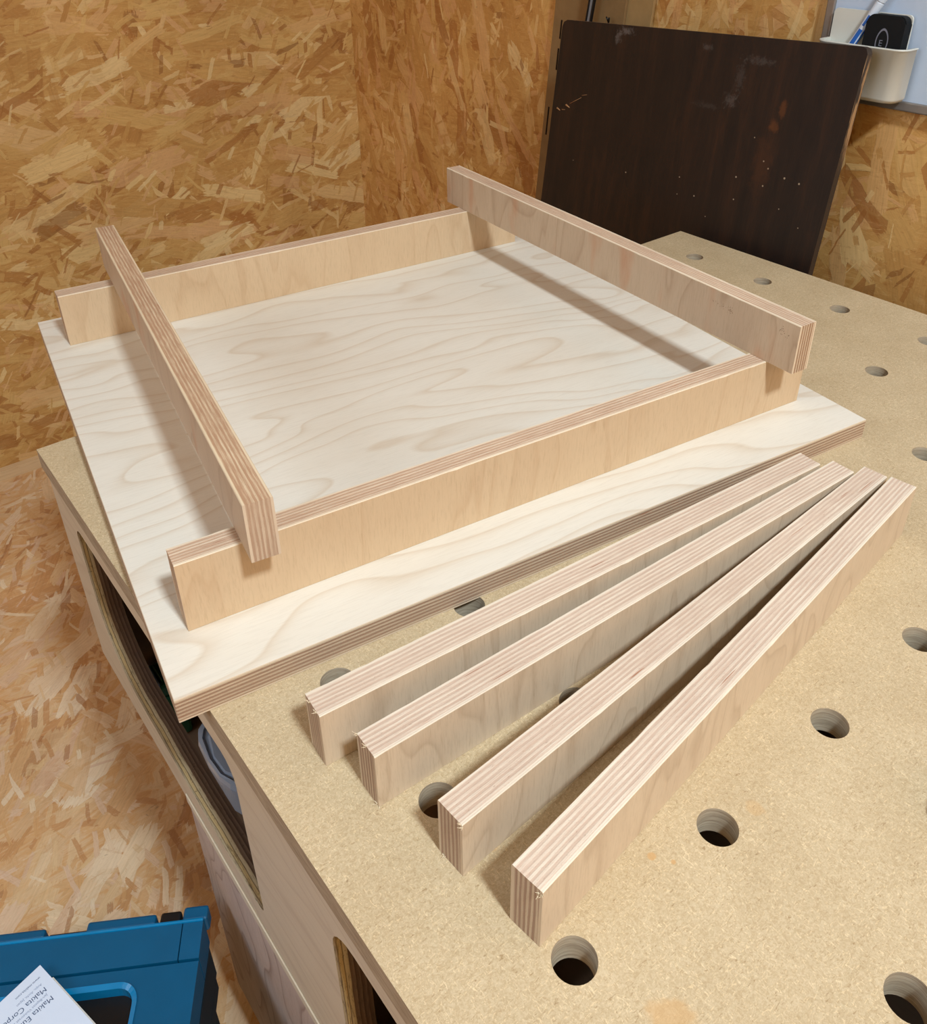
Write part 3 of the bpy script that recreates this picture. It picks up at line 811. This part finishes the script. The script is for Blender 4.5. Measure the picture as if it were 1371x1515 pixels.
def board_edge_mat():
    m, t, b = material('worn_board_edge', 0.6, 0.3)
    v, _ = coords(t, False); s = t.sep(v)
    n = t.noise(t.vm('MULTIPLY', v, (0.2, 0.2, 0.02)), 1.0, 4, 0.7)
    k = t.m('MULTIPLY', t.m('MULTIPLY', t.rng(s[2], 705, 760), t.rng(s[2], 838, 815)), t.rng(n, 0.42, 0.56))
    t.put(b.inputs['Base Color'], t.mix(k, lin((62, 50, 40)), lin((168, 130, 90))))
    return m
M_board = dark_board_mat(); M_board_edge = board_edge_mat()
# local frame: x = thickness (0 front, 16 back), y along wall, z up the slope
lean = math.atan2(775-741.5, 836.0)   # top leans to +x
lean = math.atan(0.105)
BW = 458.0
bh = 838.0
bm = bmesh.new()
pts = [(8, 0), (470, 0), (457.5, 816), (455, 822), (449, 825)] + [(8, 841.5), (3, 840), (0.5, 835)]
fs = prism(bm, pts, 0, 10, 0, 'x')
me = finish(bm, 'dark_board')
for p in me.polygons: p.material_index = 0 if abs(p.normal.x) > 0.9 else 1
db = obj('dark_board', me, [M_board, M_board_edge], None, 'large dark brown stained board leaning between the bench and the right wall', 'board')
# front face passes through x=775 at z=+225
zb = -600+2.0
db.location = W(775-0.105*(225-zb), 372, zb)
db.rotation_euler = Matrix.Rotation(0, 3, 'X').to_euler()
ry = math.atan(0.105); rx = 0.0
db.rotation_euler = (Matrix.Rotation(ry, 3, 'Y') @ Matrix.Rotation(rx, 3, 'X')).to_euler()
# gouges with pale wood on the left of the board
M_gouge = plain('pale_gouge', (176, 132, 92), 0.7, 0.2)
def gouge(bm):
    for (y_, z_, L, a, r) in ((446, 705, 7, .35, 1.3), (428, 712, 8, .35, 1.5), (436, 706, 6, -.1, .6), (414, 722, 24, -.5, .5), (398, 732, 10, -.25, .4)):
        tube(bm, (-0.2, y_+L/2*math.cos(a), z_+L/2*math.sin(a)), (-0.2, y_-L/2*math.cos(a), z_-L/2*math.sin(a)), r, r*.4, 6)
bm = bmesh.new(); gouge(bm); obj('gouge', finish(bm, 'gouge'), M_gouge, db, label='pale splintered scratches', kind='stuff')

# flattened cardboard behind the board
M_card = plain('cardboard', (142, 112, 74), 0.85, 0.1, var=0.05)
M_card2 = plain('cardboard_lighter', (166, 134, 88), 0.85, 0.1, var=0.05)
M_slot = plain('cardboard_slot_shade', (40, 28, 18), 0.9, 0.1)
card = empty('cardboard_sheet', W(838, 773.5, -600), 0, 'flattened brown cardboard standing against the right wall behind the dark board', 'cardboard')
card.rotation_euler = (0.1, 0, 0)
bm = bmesh.new(); add_box(bm, 0, 4.5, 82, 222, 24, 1150, 0.5); cs_ = obj('front_ply', finish(bm, 'front_ply'), M_card, card)
bm = bmesh.new(); add_box(bm, 4.8, 9, 37, 215, 24, 1180, 0.5); obj('back_ply', finish(bm, 'back_ply'), M_card2, card)
for (y_, z0_, z1_) in ((204, 766, 793), (204.5, 720, 752), (212, 616, 661)):
    obj('slot_shade', box_me('slot_shade', -0.35, 0.2, y_-1.5, y_+1.5, z0_, z1_), M_slot, card)  # dark raised strips paint the shade inside the cut slots
# steel rail standing behind the board
M_rail = plain('blue_grey_rail', (136, 152, 176), 0.3, 0.5, 0.6)
rail = empty('metal_rail', W(822, 966, -600), 0, 'thin metal rail with black edges standing between cardboard and dark board', 'rail')
rail.rotation_euler = (0.17, 0.0, 0)
obj('rail_web', box_me('rail_web', -1.5, 1.5, -2.6, 2.6, 4, 1250, bev=.5), M_rail, rail)
for s_ in (-1, 1):
    obj('rail_edge', box_me('rail_edge', -2.2, 2.2, s_*4.2-1.4, s_*4.2+1.4, 4, 1250, bev=.4), M_blackp, rail)
hk = empty('wire_hook', W(826, 791, -600), 0, 'small black hook end poking above the dark board beside the metal rail', 'hook')
bm = bmesh.new(); tube(bm, (0, 0, 4), (0, 0, 818), 1.3, 1.3, 8); obj('hook_shaft', finish(bm, 'hook_shaft'), M_blackp, hk)
bm = bmesh.new(); tube(bm, (0, 0, 818), (-3, -3.5, 824), 1.5, 1.2, 8); tube(bm, (0, 0, 818), (-2, 3.0, 825), 1.4, 1.0, 8); obj('hook_tip', finish(bm, 'hook_tip'), M_blackp, hk)

# ------------------------------------------------------------------ whiteboard with pen holder
M_wb = plain('whiteboard_enamel', (190, 206, 226), 0.25, 0.5, var=0.01, bmp=0.0)
M_alu = plain('grey_aluminium', (158, 152, 146), 0.35, 0.5, 0.6)
wb = empty('whiteboard', W(XW, 0, 168), 0, 'grey framed whiteboard hanging on the right wall', 'whiteboard')
wy0, wy1, wh = -330, 468, 620
obj('writing_surface', box_me('writing_surface', -8, -2, wy0, wy1-6, 6, wh), M_wb, wb)
def rot_profile(bm, y0, y1, z0, z1): 
    add_box(bm, -11, -0.5, y0, y1, z0, z1, 1.6, 0, 2)
for nm, a in (('frame_rail', (wy0, wy1, 0, 10.5)), ('frame_rail', (wy0, wy1, wh-8, wh+2.5)), ('frame_stile', (wy1-10.5, wy1, 10.7, wh-8.2)), ('frame_stile', (wy0, wy0+10.5, 10.7, wh-8.2))):
    bm = bmesh.new(); rot_profile(bm, *a); obj(nm, finish(bm, nm), M_alu, wb)
M_holder = plain('white_holder_plastic', (214, 214, 204), 0.35, 0.45, var=0.01, bmp=0.0)
hol = empty('pen_holder', W(XW-12.5, 404, 178), 0, 'white plastic pen holder fixed to the whiteboard', 'pen holder')
bm = bmesh.new(); prism(bm, rrect(-42, 50, 3, 88, 5, 5), -2.5, 0, 0, 'x'); obj('back_plate', finish(bm, 'back_plate'), M_holder, hol)
def cup(bm):
    # outline in (x: out from the wall, y), open top; x negative is out
    def outline(off, r, t_):
        y0, y1, d = -54+off, 50-off, 30-off
        pts = [(-2.6, y1)]
        for i in range(8):
            a = math.radians(90*i/7); pts.append((-(d-r)-r*math.sin(a), y1-r+r*math.cos(a)))
        for i in range(8):
            a = math.radians(90*i/7); pts.append((-(d-r)-r*math.cos(a), y0+r-r*math.sin(a)))
        pts.append((-2.6, y0))
        return pts
    lv = []
    top, bot = 57, 1.0
    o_bot = outline(4, 12, 0); o_mid = outline(1.5, 13, 0); o_top = outline(0, 14, 0); lip = outline(-1.2, 14, 0); i_top = outline(2.2, 12, 0); i_bot = outline(5, 10, 0)
    loops = [(o_bot, bot), (o_mid, bot+4), (o_top, top-2), (lip, top-1.5), (lip, top), (i_top, top), (i_bot, bot+3)]
    R_ = [[bm.verts.new(Vector((a, b, z))*S) for a, b in L] for L, z in loops]
    for A, B in zip(R_, R_[1:]):
        for k in range(len(A)-1):
            q = bm.faces.new((A[k], A[k+1], B[k+1], B[k])); q.smooth = 2 < k < len(A)
    bm.faces.new(R_[0]); bm.faces.new(R_[-1])
bm = bmesh.new(); cup(bm); obj('holder_cup', finish(bm, 'holder_cup'), M_holder, hol)
# felt eraser in the holder
M_er = plain('black_eraser', (20, 21, 22), 0.7, 0.2)
er = empty('whiteboard_eraser', W(XW-26, 383, 181.5), 0, 'black board eraser with an oval grey emblem sitting in the white holder', 'eraser')
er.rotation_euler = (0, math.radians(2), 0)
bm = bmesh.new(); prism(bm, rrect(-22, 22, 0, 84, 8, 6), -7, 7, 0, 'x')
bmesh.ops.bevel(bm, geom=[e for e in bm.edges if abs(e.verts[0].co.x-e.verts[1].co.x) < 1e-6], offset=1.5*S, segments=2, affect='EDGES')
obj('eraser_body', finish(bm, 'eraser_body'), M_er, er)
M_emb = plain('grey_emblem', (120, 122, 134), 0.6, 0.3)
def emblem(bm):
    # pointed oval ring on the room side of the eraser
    n = 36
    def pt(k, s_):
        a = 2*math.pi*k/n
        return (7.2*s_*math.sin(a)*abs(math.sin(a))**0.15, 14*s_*math.cos(a))
    o_, i_ = [pt(k, 1.0) for k in range(n)], [pt(k, 0.84) for k in range(n)]
    for k in range(n):
        k2 = (k+1) % n
        bm.faces.new([bm.verts.new(Vector((-7.25, a, 57+b))*S) for a, b in (o_[k], o_[k2], i_[k2], i_[k])])
bm = bmesh.new(); emblem(bm); obj('emblem', finish(bm, 'emblem'), M_emb, er)
text('E', 0, 0, 9, M_emb, er, name='emblem_letter')
eo = [o for o in er.children if o.name.startswith('emblem_letter')][0]
eo.rotation_euler = (Matrix(((0, 0, -1), (-1, 0, 0), (0, 1, 0)))).to_euler(); eo.location = Vector((-7.3, 3.2, 53))*S
# slim marker pen
M_penw = plain('pale_pen_plastic', (206, 216, 228), 0.25, 0.5, var=0.01)
M_penb = plain('blue_pen_print', (36, 96, 178), 0.4, 0.4)
p0 = W(XW-27, 432, 205); p1 = W(XW-19, 385, 305)
pen = empty('marker_pen', p0, 0, 'slim white marker pen with blue print leaning in the white holder', 'pen')
pen.rotation_euler = (p1-p0).to_track_quat('Z', 'Y').to_euler()
bm = bmesh.new(); lathe(bm, [(0.3, -16), (1.6, -14), (4.4, -6), (4.7, 0), (4.7, 78), (4.3, 80), (0.2, 80)], 24, close=False); obj('barrel', finish(bm, 'barrel', True), M_penw, pen)
bm = bmesh.new(); lathe(bm, [(4.9, 80.2), (4.9, 118), (4.2, 121), (0.2, 121)], 24, close=False); obj('cap', finish(bm, 'cap', True), M_penw, pen)
def prints(bm):
    for z0, z1, a0, a1 in ((32, 60, 0.3, 1.1), (34, 58, 1.5, 2.1), (30, 48, 2.6, 3.6), (52, 64, 2.7, 3.3), (30, 60, 3.9, 4.3), (33, 50, 4.7, 5.6), (54, 61, 4.8, 5.3)):
        n = 5
        for k in range(n):
            A, B = a0+(a1-a0)*k/n, a0+(a1-a0)*(k+1)/n
            bm.faces.new([bm.verts.new(Vector((4.78*math.cos(a), 4.78*math.sin(a), z))*S) for a, z in ((A, z0), (B, z0), (B, z1), (A, z1))])
bm = bmesh.new(); prints(bm); obj('print', finish(bm, 'print'), M_penb, pen)

# ------------------------------------------------------------------ small block at the right edge
M_blk = plain('pale_block', (226, 220, 208), 0.35, 0.5)
blk = empty('offcut_block', W(192.5, -68, 0.05), math.radians(20), 'small pale block with chamfered corner at the right edge of the bench top', 'block')
bm = bmesh.new(); add_box(bm, -13, 24, -7, 7, 2.2, 14, 2.5, 0, 2); obj('block_body', finish(bm, 'block_body'), M_blk, blk)
M_contact = plain('brown_contact_shadow', (92, 48, 34), 0.5, 0.4)  # brown layer paints the contact shadow under the block
bm = bmesh.new(); add_box(bm, -13.5, 24, -7.5, 7.5, 0, 2, .5, 0, 2); obj('block_contact_shadow', finish(bm, 'block_contact_shadow'), M_contact, blk, label='brown painted contact shadow')
